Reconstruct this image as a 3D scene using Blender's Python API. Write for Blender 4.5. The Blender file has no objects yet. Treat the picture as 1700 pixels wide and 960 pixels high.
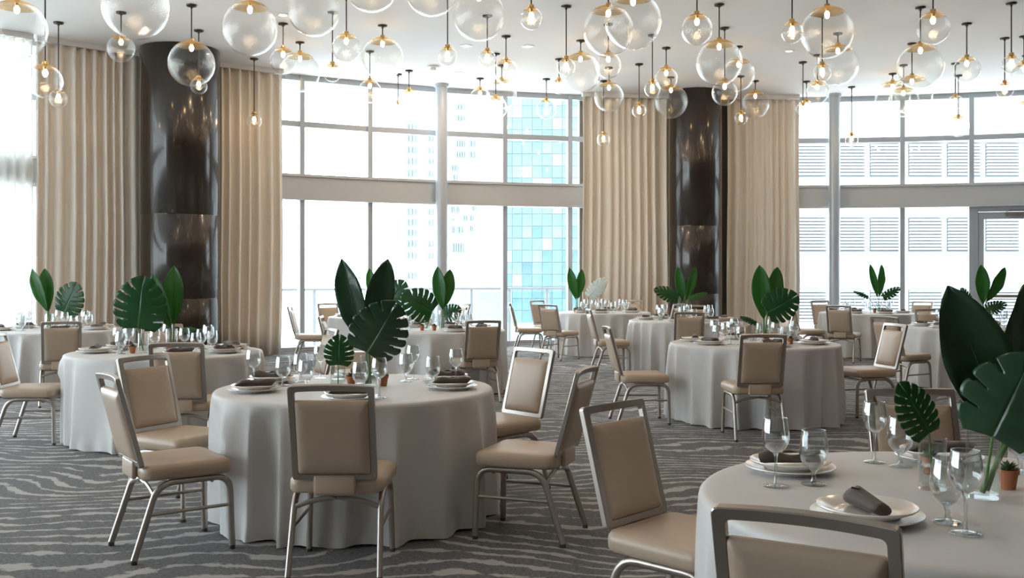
import bpy, bmesh, math, random
from mathutils import Vector, Matrix

# ------------------------------------------------------------------ camera, world, exposure
scene = bpy.context.scene
COL = scene.collection
F, CX, HY, EYE = 1637.0, 850.0, 454.5, 1.457      # focal length (px), horizon row, eye height
CEIL = 5.097
cam_d = bpy.data.cameras.new('camera')
cam = bpy.data.objects.new('camera', cam_d)
COL.objects.link(cam)
cam.location = (0, 0, EYE)
cam.rotation_euler = (math.pi/2, 0, 0)
cam_d.sensor_width = 36.0
cam_d.lens = F/1700*36.0
cam_d.shift_y = -25.5/1700
cam_d.clip_end = 2000
scene.camera = cam

world = bpy.data.worlds.new('overcast_sky')
scene.world = world
world.use_nodes = True
wn = world.node_tree
wn.nodes.clear()
wo = wn.nodes.new('ShaderNodeOutputWorld')
wb = wn.nodes.new('ShaderNodeBackground')
wb.inputs['Color'].default_value = (0.86, 0.94, 1.0, 1)
wb.inputs['Strength'].default_value = 7.0
wn.links.new(wb.outputs[0], wo.inputs[0])

vs = scene.view_settings
vs.view_transform = 'Standard'
vs.look = 'None'
vs.gamma = 1.0
vs.use_curve_mapping = False
vs.exposure = 0.22
try:
    scene.cycles.transparent_max_bounces = 40
    scene.cycles.max_bounces = 10
    scene.cycles.diffuse_bounces = 5
    scene.cycles.glossy_bounces = 4
except Exception:
    pass

BULB = 60.0          # radiance of the warm pendant bulbs
DOWN = 15.0           # watts of a recessed downlight

# ------------------------------------------------------------------ materials
MATS = {}
def nodes_of(m):
    m.use_nodes = True
    return m.node_tree.nodes, m.node_tree.links

def mat(name, col, rough=0.5, metal=0.0, var=0.0, scale=8.0, bump=0.0, bscale=60.0, sheen=0.0, coat=0.0, sub=0.0, spec=0.5):
    m = bpy.data.materials.new(name)
    n, l = nodes_of(m)
    b = n['Principled BSDF']
    b.inputs['Base Color'].default_value = (*col, 1)
    b.inputs['Roughness'].default_value = rough
    b.inputs['Metallic'].default_value = metal
    b.inputs['Specular IOR Level'].default_value = spec
    if sheen: b.inputs['Sheen Weight'].default_value = sheen
    if coat:
        b.inputs['Coat Weight'].default_value = coat
        b.inputs['Coat Roughness'].default_value = 0.08
    tc = n.new('ShaderNodeTexCoord')
    if var:
        nz = n.new('ShaderNodeTexNoise'); nz.inputs['Scale'].default_value = scale; nz.inputs['Detail'].default_value = 4
        l.new(tc.outputs['Object'], nz.inputs['Vector'])
        mx = n.new('ShaderNodeMix'); mx.data_type = 'RGBA'
        mx.inputs[6].default_value = (*[c*(1-var) for c in col], 1)
        mx.inputs[7].default_value = (*[min(1, c*(1+var)) for c in col], 1)
        l.new(nz.outputs['Fac'], mx.inputs[0]); l.new(mx.outputs[2], b.inputs['Base Color'])
    if bump:
        nb = n.new('ShaderNodeTexNoise'); nb.inputs['Scale'].default_value = bscale; nb.inputs['Detail'].default_value = 3
        l.new(tc.outputs['Object'], nb.inputs['Vector'])
        bp = n.new('ShaderNodeBump'); bp.inputs['Strength'].default_value = bump; bp.inputs['Distance'].default_value = 0.01
        l.new(nb.outputs['Fac'], bp.inputs['Height']); l.new(bp.outputs[0], b.inputs['Normal'])
    MATS[name] = m
    return m

def thin_glass(name, tint=(0.97, 0.98, 0.98), ior=1.45, rough=0.0, bump=0.0, bscale=30, gain=1.0, power=3.6):
    m = bpy.data.materials.new(name)
    n, l = nodes_of(m)
    n.clear()
    out = n.new('ShaderNodeOutputMaterial')
    tr = n.new('ShaderNodeBsdfTransparent'); tr.inputs[0].default_value = (*tint, 1)
    gl = n.new('ShaderNodeBsdfGlossy'); gl.inputs['Roughness'].default_value = rough
    gl.inputs['Color'].default_value = (1, 1, 1, 1)
    fr = n.new('ShaderNodeLayerWeight'); fr.inputs['Blend'].default_value = 0.5
    pw = n.new('ShaderNodeMath'); pw.operation = 'POWER'; pw.inputs[1].default_value = power
    ml = n.new('ShaderNodeMath'); ml.operation = 'MULTIPLY_ADD'; ml.inputs[1].default_value = 0.75*gain; ml.inputs[2].default_value = 0.045*gain
    ml.use_clamp = True
    l.new(fr.outputs['Facing'], pw.inputs[0]); l.new(pw.outputs[0], ml.inputs[0])
    mix = n.new('ShaderNodeMixShader')
    l.new(ml.outputs[0], mix.inputs[0]); l.new(tr.outputs[0], mix.inputs[1]); l.new(gl.outputs[0], mix.inputs[2])
    if bump:
        tc = n.new('ShaderNodeTexCoord')
        nb = n.new('ShaderNodeTexNoise'); nb.inputs['Scale'].default_value = bscale; nb.inputs['Detail'].default_value = 2
        l.new(tc.outputs['Object'], nb.inputs['Vector'])
        bp = n.new('ShaderNodeBump'); bp.inputs['Strength'].default_value = bump; bp.inputs['Distance'].default_value = 0.02
        l.new(nb.outputs['Fac'], bp.inputs['Height'])
        l.new(bp.outputs[0], gl.inputs['Normal'])
    l.new(mix.outputs[0], out.inputs[0])
    MATS[name] = m
    return m

def emit(name, col, strength):
    m = bpy.data.materials.new(name)
    n, l = nodes_of(m)
    n.clear()
    out = n.new('ShaderNodeOutputMaterial'); e = n.new('ShaderNodeEmission')
    e.inputs[0].default_value = (*col, 1); e.inputs[1].default_value = strength
    l.new(e.outputs[0], out.inputs[0])
    MATS[name] = m
    return m

mat('ceiling_paint', (0.86, 0.85, 0.835), 0.75, bump=0.03, bscale=40)
mat('wall_paint', (0.20, 0.17, 0.14), 0.7, var=0.03, bump=0.03)
mat('cloth', (0.51, 0.50, 0.485), 0.55, var=0.04, scale=3, bump=0.14, bscale=7, sheen=0.12)
mat('leather', (0.42, 0.325, 0.238), 0.38, var=0.05, scale=5, bump=0.06, bscale=160)
mat('frame_metal', (0.40, 0.36, 0.32), 0.34, metal=0.85)
mat('glide_metal', (0.12, 0.12, 0.12), 0.3, metal=0.8)
mat('curtain_cloth', (0.77, 0.70, 0.61), 0.75, var=0.05, scale=2.0, bump=0.08, bscale=120, sheen=0.2)
mat('track_white', (0.72, 0.71, 0.70), 0.5)
mat('column_metal', (0.030, 0.023, 0.018), 0.20, metal=0.25, var=0.35, scale=1.2, coat=0.3, bump=0.015, bscale=7)
mat('mullion_paint', (0.42, 0.45, 0.48), 0.42, metal=0.1)
mat('post_paint', (0.46, 0.50, 0.54), 0.35, metal=0.15)
mat('spandrel_paint', (0.52, 0.52, 0.52), 0.42)
mat('porcelain', (0.74, 0.70, 0.645), 0.16, coat=0.2)
mat('porcelain_rim', (0.80, 0.78, 0.75), 0.2, coat=0.2)
mat('napkin_cloth', (0.075, 0.058, 0.052), 0.75, var=0.15, bump=0.12, bscale=120, sheen=0.15)
mat('leaf_green', (0.030, 0.135, 0.028), 0.30, var=0.30, scale=9, bump=0.10, bscale=25)
mat('leaf_dark', (0.014, 0.052, 0.022), 0.26, var=0.35, scale=9, bump=0.15, bscale=22)
mat('leaf_monstera', (0.018, 0.085, 0.028), 0.28, var=0.30, scale=9, bump=0.10, bscale=25)
mat('leaf_pale', (0.50, 0.58, 0.55), 0.35, var=0.2, scale=20)
mat('stem_green', (0.10, 0.20, 0.06), 0.45, var=0.2)
mat('succulent_green', (0.05, 0.12, 0.05), 0.5, var=0.25, scale=30)
mat('terracotta', (0.42, 0.155, 0.075), 0.8, var=0.12, scale=20, bump=0.06)
mat('soil', (0.045, 0.03, 0.02), 0.95, bump=0.5, bscale=120)
mat('rod_metal', (0.055, 0.048, 0.042), 0.4, metal=0.7)
mat('brass', (0.62, 0.42, 0.17), 0.28, metal=1.0)
mat('fitting_white', (0.80, 0.80, 0.79), 0.4)
mat('tower_white', (0.278, 0.285, 0.292), 0.8, var=0.02)
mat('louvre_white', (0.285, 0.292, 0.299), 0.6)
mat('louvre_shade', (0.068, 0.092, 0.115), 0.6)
mat('tower_window', (0.136, 0.156, 0.177), 0.15)
mat('curtain_wall_white', (0.231, 0.265, 0.285), 0.4)
mat('terrace_stone', (0.272, 0.272, 0.272), 0.7, var=0.05)
for i, c in enumerate([(0.070, 0.128, 0.145), (0.080, 0.14, 0.158), (0.10, 0.155, 0.172), (0.065, 0.115, 0.14), (0.16, 0.195, 0.21)]):
    mat('teal_glass_%d' % i, c, 0.12, var=0.4, scale=0.5)
thin_glass('globe_glass', (0.965, 0.965, 0.955), rough=0.02, bump=0.22, bscale=60, gain=1.15, power=3.3)
thin_glass('stemware', (0.93, 0.94, 0.94), rough=0.0, gain=1.7, power=2.2)
thin_glass('vase_glass', (0.94, 0.955, 0.95), rough=0.0, gain=0.95, power=3.2)
thin_glass('water', (0.93, 0.965, 0.95), rough=0.0, gain=0.35)
thin_glass('pane_glass', (0.955, 0.98, 0.985), rough=0.0, gain=0.55)
thin_glass('rail_glass', (0.84, 0.92, 0.95), rough=0.0, gain=0.6)
emit('bulb_glow', (1.0, 0.70, 0.40), BULB)
emit('lens_glow', (1.0, 0.88, 0.72), 6.0)

def solid_glass():
    m = bpy.data.materials.new('solid_glass'); n, l = nodes_of(m); n.clear()
    out = n.new('ShaderNodeOutputMaterial'); g = n.new('ShaderNodeBsdfGlass'); g.inputs['IOR'].default_value = 1.5
    g.inputs['Roughness'].default_value = 0.0; g.inputs['Color'].default_value = (0.97, 0.98, 0.98, 1)
    t = n.new('ShaderNodeBsdfTransparent'); t.inputs[0].default_value = (0.90, 0.92, 0.92, 1)
    gl = n.new('ShaderNodeBsdfGlossy'); gl.inputs['Roughness'].default_value = 0.03
    lw = n.new('ShaderNodeLayerWeight'); lw.inputs['Blend'].default_value = 0.35
    m1 = n.new('ShaderNodeMixShader'); m2_ = n.new('ShaderNodeMixShader'); m2_.inputs[0].default_value = 0.22
    l.new(lw.outputs['Facing'], m1.inputs[0]); l.new(t.outputs[0], m1.inputs[1]); l.new(gl.outputs[0], m1.inputs[2])
    l.new(m1.outputs[0], m2_.inputs[1]); l.new(g.outputs[0], m2_.inputs[2])
    l.new(m2_.outputs[0], out.inputs[0]); MATS['solid_glass'] = m
solid_glass()
def sheer():
    m = bpy.data.materials.new('curtain_sheer'); n, l = nodes_of(m); n.clear()
    out = n.new('ShaderNodeOutputMaterial'); d = n.new('ShaderNodeBsdfDiffuse'); t = n.new('ShaderNodeBsdfTranslucent')
    d.inputs[0].default_value = (0.9, 0.9, 0.89, 1); t.inputs[0].default_value = (0.95, 0.95, 0.94, 1)
    mx = n.new('ShaderNodeMixShader'); mx.inputs[0].default_value = 0.65
    l.new(d.outputs[0], mx.inputs[1]); l.new(t.outputs[0], mx.inputs[2]); l.new(mx.outputs[0], out.inputs[0]); MATS['curtain_sheer'] = m
sheer()

# gilded top of the globe: brass that thins out to clear glass lower down
def gilt():
    m = bpy.data.materials.new('gilt_glass')
    n, l = nodes_of(m)
    n.clear()
    out = n.new('ShaderNodeOutputMaterial')
    tr = n.new('ShaderNodeBsdfTransparent'); tr.inputs[0].default_value = (0.95, 0.82, 0.55, 1)
    gl = n.new('ShaderNodeBsdfPrincipled'); gl.inputs['Base Color'].default_value = (0.62, 0.43, 0.19, 1)
    gl.inputs['Metallic'].default_value = 0.8; gl.inputs['Roughness'].default_value = 0.3
    mix = n.new('ShaderNodeMixShader'); mix.inputs[0].default_value = 0.5
    l.new(tr.outputs[0], mix.inputs[1]); l.new(gl.outputs[0], mix.inputs[2]); l.new(mix.outputs[0], out.inputs[0])
    MATS['gilt_glass'] = m
gilt()

for nm_, tcol in (('leaf_green', (0.10, 0.30, 0.03)), ('leaf_monstera', (0.06, 0.20, 0.03))):
    n, l = nodes_of(MATS[nm_]); pb = n['Principled BSDF']; out = n['Material Output']
    tl = n.new('ShaderNodeBsdfTranslucent'); tl.inputs[0].default_value = (*tcol, 1)
    mx = n.new('ShaderNodeMixShader'); mx.inputs[0].default_value = 0.40
    l.new(pb.outputs[0], mx.inputs[1]); l.new(tl.outputs[0], mx.inputs[2]); l.new(mx.outputs[0], out.inputs[0])

# carpet: grey woven ground with pale broken contour lines
def carpet():
    m = bpy.data.materials.new('carpet')
    n, l = nodes_of(m)
    b = n['Principled BSDF']; b.inputs['Roughness'].default_value = 0.9
    b.inputs['Sheen Weight'].default_value = 0.06
    b.inputs['Specular IOR Level'].default_value = 0.25
    tc = n.new('ShaderNodeTexCoord')
    def noise(scale, detail=2, vec=None, rough=0.5):
        z = n.new('ShaderNodeTexNoise'); z.inputs['Scale'].default_value = scale; z.inputs['Detail'].default_value = detail
        z.inputs['Roughness'].default_value = rough
        l.new(vec or tc.outputs['Object'], z.inputs['Vector']); return z.outputs['Fac']
    def m2(op, a, bb, c=None, clamp=False):
        q = n.new('ShaderNodeMath'); q.operation = op; q.use_clamp = clamp
        for i, v in enumerate((a, bb, c)):
            if v is None: continue
            if isinstance(v, (int, float)): q.inputs[i].default_value = v
            else: l.new(v, q.inputs[i])
        return q.outputs[0]
    sep = n.new('ShaderNodeSeparateXYZ'); l.new(tc.outputs['Object'], sep.inputs[0])
    big = noise(0.55, 1.0); small = noise(6.0, 6.0, None, 0.65)
    field = m2('ADD', m2('MULTIPLY', sep.outputs['Y'], 6.6), m2('MULTIPLY', big, 14.0))
    field = m2('ADD', field, m2('MULTIPLY', small, 0.75))
    fr = m2('FRACT', field, 0)
    tri = m2('ABSOLUTE', m2('SUBTRACT', fr, 0.5), 0)           # 0 at the line centre
    brk = noise(4.2, 5.0, None, 0.6)
    width = m2('MULTIPLY_ADD', brk, 1.05, -0.37)               # lines thin out and break
    edge = m2('SUBTRACT', width, tri)
    line = m2('MULTIPLY', edge, 14.0, clamp=True)
    # woven speckle
    mp = n.new('ShaderNodeMapping'); mp.inputs['Scale'].default_value = (45, 120, 45); l.new(tc.outputs['Object'], mp.inputs['Vector'])
    sp = noise(1.0, 2, mp.outputs[0], 0.7)
    g = n.new('ShaderNodeMix'); g.data_type = 'RGBA'
    g.inputs[6].default_value = (0.032, 0.031, 0.033, 1); g.inputs[7].default_value = (0.165, 0.16, 0.16, 1)
    l.new(m2('MULTIPLY_ADD', sp, 3.0, -1.0, True), g.inputs[0])
    c = n.new('ShaderNodeMix'); c.data_type = 'RGBA'
    l.new(line, c.inputs[0]); l.new(g.outputs[2], c.inputs[6]); c.inputs[7].default_value = (0.35, 0.335, 0.315, 1)
    l.new(c.outputs[2], b.inputs['Base Color'])
    bp = n.new('ShaderNodeBump'); bp.inputs['Strength'].default_value = 0.35; bp.inputs['Distance'].default_value = 0.004
    l.new(sp, bp.inputs['Height']); l.new(bp.outputs[0], b.inputs['Normal'])
    MATS['carpet'] = m
carpet()

# ------------------------------------------------------------------ mesh helpers
class MB:
    """collects vertices and faces of one part"""
    def __init__(self): self.v, self.f = [], []
    def add(self, vs_, fs_):
        o = len(self.v); self.v += [tuple(p) for p in vs_]
        self.f += [tuple(i+o for i in f) for f in fs_]; return self
    def box(self, x0, x1, y0, y1, z0, z1):
        return self.add([(x0,y0,z0),(x1,y0,z0),(x1,y1,z0),(x0,y1,z0),(x0,y0,z1),(x1,y0,z1),(x1,y1,z1),(x0,y1,z1)],
                        [(0,3,2,1),(4,5,6,7),(0,1,5,4),(1,2,6,5),(2,3,7,6),(3,0,4,7)])
    def obox(self, c, ux, uy, hx, hy, z0, z1):
        ux, uy = Vector(ux), Vector(uy)
        p = []
        for z in (z0, z1):
            for sx, sy in ((-1,-1),(1,-1),(1,1),(-1,1)):
                q = Vector((c[0], c[1])) + ux*hx*sx + uy*hy*sy
                p.append((q.x, q.y, z))
        return self.add(p, [(0,3,2,1),(4,5,6,7),(0,1,5,4),(1,2,6,5),(2,3,7,6),(3,0,4,7)])
    def lathe(self, prof, n=24, cap0=False, cap1=False):
        vs_, fs_ = [], []
        for r, z in prof:
            for k in range(n):
                a = 2*math.pi*k/n; vs_.append((r*math.cos(a), r*math.sin(a), z))
        for i in range(len(prof)-1):
            for k in range(n):
                k2 = (k+1) % n
                fs_.append((i*n+k, i*n+k2, (i+1)*n+k2, (i+1)*n+k))
        if cap0: fs_.append(tuple(range(n))[::-1])
        if cap1: fs_.append(tuple((len(prof)-1)*n+k for k in range(n)))
        return self.add(vs_, fs_)
    def tube(self, path, r, n=8, ry=None, cap=True):
        """round or oval bar along a path; r may be a list"""
        path = [Vector(p) for p in path]
        vs_, fs_ = [], []
        up = Vector((1, 0, 0))
        for i, p in enumerate(path):
            t = (path[min(i+1, len(path)-1)] - path[max(i-1, 0)]).normalized()
            a = up - t*up.dot(t)
            if a.length < 1e-3:
                a = Vector((0, 1, 0)) - t*t.y
            a.normalize(); b = t.cross(a)
            rr = r[i] if isinstance(r, (list, tuple)) else r
            r2 = rr if ry is None else ry
            for k in range(n):
                w = 2*math.pi*(k+0.5)/n
                vs_.append(p + a*rr*math.cos(w) + b*r2*math.sin(w))
        for i in range(len(path)-1):
            for k in range(n):
                k2 = (k+1) % n
                fs_.append((i*n+k, i*n+k2, (i+1)*n+k2, (i+1)*n+k))
        if cap:
            fs_.append(tuple(range(n))[::-1]); fs_.append(tuple((len(path)-1)*n+k for k in range(n)))
        return self.add(vs_, fs_)
    def rings(self, rings, cap0=True, cap1=True):
        n = len(rings[0]); vs_ = [p for r in rings for p in r]; fs_ = []
        for i in range(len(rings)-1):
            for k in range(n):
                k2 = (k+1) % n
                fs_.append((i*n+k, i*n+k2, (i+1)*n+k2, (i+1)*n+k))
        if cap0: fs_.append(tuple(range(n))[::-1])
        if cap1: fs_.append(tuple((len(rings)-1)*n+k for k in range(n)))
        return self.add(vs_, fs_)
    def grid(self, rows):
        nr, nc = len(rows), len(rows[0])
        return self.add([p for r in rows for p in r],
                        [(i*nc+j, i*nc+j+1, (i+1)*nc+j+1, (i+1)*nc+j) for i in range(nr-1) for j in range(nc-1)])
    def xf(self, M):
        self.v = [tuple(M @ Vector(p)) for p in self.v]; return self
    def mesh(self, name, material, smooth=False, bevel=0.0, seg=2, fix=True):
        me = bpy.data.meshes.new(name)
        me.from_pydata(self.v, [], self.f)
        if fix or bevel:
            bm = bmesh.new(); bm.from_mesh(me)
            if bevel:
                bmesh.ops.bevel(bm, geom=[e for e in bm.edges if len(e.link_faces) == 2 and e.calc_face_angle(0) > 0.5],
                                offset=bevel, segments=seg, affect='EDGES', profile=0.5)
            if fix: bmesh.ops.recalc_face_normals(bm, faces=bm.faces)
            bm.to_mesh(me); bm.free()
        me.materials.append(MATS[material])
        if smooth:
            me.polygons.foreach_set('use_smooth', [True]*len(me.polygons))
            if smooth != 'all':
                try: me.set_sharp_from_angle(angle=math.radians(50))
                except Exception: pass
        me.update()
        return me

def obj(name, me, parent=None, loc=(0,0,0), rotz=0.0):
    o = bpy.data.objects.new(name, me); COL.objects.link(o)
    o.location = loc
    if rotz: o.rotation_euler = (0, 0, rotz)
    if parent: o.parent = parent
    return o
def tag(o, label, cat=None, group=None, kind=None):
    if label: o['label'] = label
    if cat: o['category'] = cat
    if group: o['group'] = group
    if kind: o['kind'] = kind
    return o
def build(tree, parent=None, loc=(0,0,0), rotz=0.0):
    """tree = (name, mesh or None, [children]) -> objects sharing mesh data"""
    o = obj(tree[0], tree[1], parent, loc, rotz)
    for ch in tree[2]: build(ch, o, ch[3] if len(ch) > 3 else (0,0,0))
    return o

def at(px, py, Y): return Vector(((px-CX)/F*Y, Y, EYE-(py-HY)/F*Y))
def on_plane(px, py, z):
    Y = F*(EYE-z)/(py-HY); return Vector(((px-CX)/F*Y, Y, z))

# ------------------------------------------------------------------ the curved window wall
AC, AR = (4.80, 3.284), 17.19
def arc(px, off=0.0):
    """point of the wall arc seen along image column px, moved off metres inwards"""
    dx = (px-CX)/F; r = AR-off
    a = dx*dx+1; b = -2*(dx*AC[0]+AC[1]); c = AC[0]**2+AC[1]**2-r*r
    Y = (-b+math.sqrt(b*b-4*a*c))/(2*a)
    return Vector((dx*Y, Y))
def arc_ang(px): p = arc(px); return math.atan2(p.y-AC[1], p.x-AC[0])
def arc_pt(ang, off=0.0): return Vector((AC[0]+(AR-off)*math.cos(ang), AC[1]+(AR-off)*math.sin(ang)))

A_LEFT_END = math.radians(196)
A_RIGHT_END = arc_ang(1960)
# floor and ceiling follow the curve
edge = [arc_pt(A_RIGHT_END+(A_LEFT_END-A_RIGHT_END)*i/80, -0.30) for i in range(81)]
lx = edge[-1].x
room_poly = [(p.x, p.y) for p in edge] + [(lx, -6.0), (edge[0].x, -6.0)]
def slab(poly, z0, z1):
    b = MB(); n = len(poly)
    b.add([(x, y, z0) for x, y in poly]+[(x, y, z1) for x, y in poly],
          [tuple(range(n))[::-1], tuple(range(n, 2*n))]+[(i, (i+1) % n, n+(i+1) % n, n+i) for i in range(n)])
    return b
tag(obj('floor', slab(room_poly, -0.1, 0.0).mesh('floor', 'carpet')), 'dark grey carpet with pale broken wavy contour lines', kind='structure')
tag(obj('ceiling', slab(room_poly, CEIL, CEIL+0.2).mesh('ceiling', 'ceiling_paint')), 'flat white painted ceiling over the whole room', kind='structure')
rx = edge[0].x
tag(obj('wall_right', MB().box(rx-0.02, rx+0.15, -6.0, edge[0].y, 0, CEIL).mesh('wall_right', 'wall_paint')), 'plain dark brown side wall right of the view', kind='structure')
tag(obj('wall_left', MB().box(lx-0.15, lx+0.02, -6.0, edge[-1].y, 0, CEIL).mesh('wall_left', 'wall_paint')), 'plain dark brown side wall left of the view', kind='structure')
tag(obj('wall_rear', MB().box(lx, rx, -6.15, -6.0, 0, CEIL).mesh('wall_rear', 'wall_paint')), 'plain dark brown wall behind the camera', kind='structure')

def wall_strip(name, a0, a1, off0, off1, z0, z1, m, n=14):
    b = MB(); rings = []
    for i in range(n+1):
        a = a0+(a1-a0)*i/n; p, q = arc_pt(a, off0), arc_pt(a, off1)
        rings.append([(p.x,p.y,z0),(q.x,q.y,z0),(q.x,q.y,z1),(p.x,p.y,z1)])
    return b.rings(rings).mesh(name, m)

# solid wall stretches hidden behind drapes and columns
tag(obj('wall_back', wall_strip('wall_back', arc_ang(62), arc_ang(452), -0.25, -0.08, 0, CEIL, 'wall_paint')), 'wall behind the left beige drapes and dark column', kind='structure')
tag(obj('wall_middle', wall_strip('wall_middle', arc_ang(964), arc_ang(1316), -0.25, -0.08, 0, CEIL, 'wall_paint')), 'wall behind the middle beige drapes and dark column', kind='structure')

Z_S0, Z_S1, Z_T = 2.80, 3.27, 4.20
def bar_between(b, p, q, half, z0, z1, inset=0.0):
    d = (q-p); L = d.length; d.normalize(); nrm = Vector((-d.y, d.x))
    b.obox(((p+q)/2)[:], d[:], nrm[:], L/2-inset, half, z0, z1)

def window_bay(num, angs, label, door_between=None):
    w = obj('window_%d' % num, None)
    tag(w, label, kind='structure')
    for i, a in enumerate(angs):
        p = arc_pt(a); t = Vector((-math.sin(a), math.cos(a))); nr = Vector((math.cos(a), math.sin(a)))
        obj('mullion', MB().obox(p[:], t[:], nr[:], 0.045, 0.075, 0, CEIL).mesh('mullion', 'mullion_paint'), w)
    for i in range(len(angs)-1):
        p, q = arc_pt(angs[i]), arc_pt(angs[i+1])
        is_door = door_between == i
        for z in ([Z_T] if is_door else [0.06, Z_T]):
            b = MB(); bar_between(b, p, q, 0.05, z-0.05, z+0.05, 0.045)
            obj('transom', b.mesh('transom', 'mullion_paint'), w)
        b = MB(); bar_between(b, p, q, 0.05, CEIL-0.10, CEIL, 0.045)
        obj('head_rail', b.mesh('head_rail', 'mullion_paint'), w)
        tiers = [(Z_S1, Z_T-0.05), (Z_T+0.05, CEIL-0.10)]
        if not is_door: tiers = [(0.11, Z_S0)] + tiers
        for z0, z1 in tiers:
            b = MB(); bar_between(b, p, q, 0.006, z0, z1, 0.046)
            obj('pane', b.mesh('pane', 'pane_glass'), w)
    return w

b_l = [arc_ang(x) for x in (452, 500, 613, 729, 837, 945, 985)]
window_bay(1, b_l, 'tall gridded window between the left and middle drapes')
b_r = [arc_ang(x) for x in (1290, 1385, 1497, 1612, 1722, 1835, 1960)]
window_bay(2, b_r, 'tall gridded window facing the louvred building on the right', door_between=3)
a62 = arc_ang(62)
b_f = [a62 + math.radians(4.6)*i for i in range(0, 12)]
b_f = [a for a in b_f if a < A_LEFT_END]
window_bay(3, b_f, 'bright window at the far left edge beyond the drapes')

def spandrel(num, a0, a1, label):
    t = obj('trim_%d' % num, None); tag(t, label, kind='structure')
    obj('fascia', wall_strip('fascia', a0, a1, 0.16, -0.10, Z_S0+0.06, Z_S1-0.05, 'spandrel_paint', 24), t)
    obj('lower_lip', wall_strip('lower_lip', a0, a1, 0.19, -0.10, Z_S0, Z_S0+0.057, 'spandrel_paint', 24), t)
    obj('upper_lip', wall_strip('upper_lip', a0, a1, 0.19, -0.10, Z_S1-0.047, Z_S1, 'spandrel_paint', 24), t)
spandrel(1, b_l[0], b_l[-1], 'grey horizontal beam across the left window')
spandrel(2, b_r[0], b_r[-1], 'grey horizontal beam across the right window')
spandrel(3, b_f[0], b_f[-1], 'grey horizontal beam across the far left window')

# round grey posts standing before the glass
def post(px, label, r=0.115):
    p = arc(px, 0.36)
    o = obj('window_post', None, loc=(p.x, p.y, 0)); tag(o, label, 'post', 'round window posts')
    obj('shaft', MB().lathe([(r, 0.0), (r, CEIL-0.03)], 28, True, True).mesh('shaft', 'post_paint', True), o)
    obj('collar', MB().lathe([(r+0.03, CEIL-0.05), (r+0.03, CEIL-0.001)], 28, True, True).mesh('collar', 'post_paint', True), o)
post(733, 'slim round grey steel post in the middle of the left window')
post(1385, 'slim round grey steel post beside the right beige drape')

# glazed door at the right
dp, dq = arc_pt(b_r[3]), arc_pt(b_r[4])
dd = (dq-dp).normalized(); dn = Vector((-dd.y, dd.x)); dL = (dq-dp).length
if dn.y > 0: dn = -dn
door = obj('door_1', None, loc=(dp.x, dp.y, 0)); tag(door, 'glazed exit door with grey frame under the right beam', kind='structure')
def door_box(name, u0, u1, v0, v1, z0, z1, m='mullion_paint'):
    b = MB(); c = dd*((u0+u1)/2)+dn*((v0+v1)/2)
    b.obox(c[:], dd[:], dn[:], (u1-u0)/2, (v1-v0)/2, z0, z1)
    return obj(name, b.mesh(name, m, bevel=0.004, seg=1), door)
door_box('jamb', 0.046, 0.12, -0.05, 0.06, 0.0, Z_S0-0.001)
door_box('jamb', dL-0.12, dL-0.046, -0.05, 0.06, 0.0, Z_S0-0.001)
door_box('head', 0.121, dL-0.121, -0.05, 0.06, 2.70, Z_S0-0.001)
door_box('stile', 0.125, 0.235, -0.03, 0.03, 0.02, 2.69)
door_box('stile', dL-0.235, dL-0.125, -0.03, 0.03, 0.02, 2.69)
door_box('top_rail', 0.236, dL-0.236, -0.03, 0.03, 2.55, 2.69)
door_box('bottom_rail', 0.236, dL-0.236, -0.03, 0.03, 0.02, 0.26)
door_box('pane', 0.236, dL-0.236, -0.005, 0.005, 0.26, 2.55, 'pane_glass')
door_box('push_bar', 0.16, dL-0.16, 0.05, 0.09, 0.98, 1.04, 'frame_metal')
cl = door_box('door_closer', 0.62, 0.98, 0.031, 0.10, 2.60, 2.68, 'frame_metal')
b = MB(); b.tube([tuple(dd*0.66)+(2.70,), tuple(dd*0.66+dn*0.14)+(2.71,), tuple(dd*0.96+dn*0.07)+(2.71,)], 0.012)
obj('arm', b.mesh('arm', 'frame_metal'), cl)

# ------------------------------------------------------------------ drapes
def drape(px0, px1, label, seed, off=0.34, m='curtain_cloth', pitch=0.165, amp=0.062):
    rnd = random.Random(seed)
    a0, a1 = arc_ang(px0), arc_ang(px1); r = AR-off
    L = abs(a1-a0)*r; n = int(L/0.012)
    ph = [rnd.uniform(0, 6.28) for _ in range(6)]
    cols = []
    for i in range(n+1):
        s = L*i/n
        w = s + 0.035*math.sin(s*5.1+ph[0]) + 0.02*math.sin(s*11.3+ph[1])
        c = math.sin(2*math.pi*w/pitch)
        c = math.copysign(abs(c)**0.7, c)
        big = 1 + 0.35*math.sin(s*3.3+ph[2])
        cols.append((s, c*big, 0.5*math.sin(s*2.2+ph[3]), 0.3*math.sin(s*23+ph[4])))
    rows = []
    zs = [0.012, 0.5, 1.3, 2.2, 3.2, 4.2, 4.9, CEIL-0.09]
    for z in zs:
        k = 1-0.30*(z/CEIL)
        row = []
        for s, c, bb, fine in cols:
            a = a0+(a1-a0)*s/L + 0.0016*math.sin(z*1.1+s*2)*(1-z/CEIL)
            p = arc_pt(a, off+amp*(c*k+0.25*bb*(1-z/CEIL)+0.25*fine))
            row.append((p.x, p.y, z))
        rows.append(row)
    o = obj('drape', None); tag(o, label, 'curtain', 'floor to ceiling drapes')
    me = MB().grid(rows).mesh('cloth', m, 'all', fix=False)
    c = obj('cloth', me, o)
    sm = c.modifiers.new('thickness', 'SOLIDIFY'); sm.thickness = 0.004
    t = obj('curtain_track', wall_strip('curtain_track', a0, a1, off+0.05, off-0.05, CEIL-0.085, CEIL-0.001, 'track_white', 20), o)
    tag(t, 'white ceiling track')
COL1, COL2 = (-5.40, 16.05, 0.62), (3.67, 19.75, 0.525)
drape(-75, 40, 'sunlit white sheer drape at the far left edge', 5, m='curtain_sheer')
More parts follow.
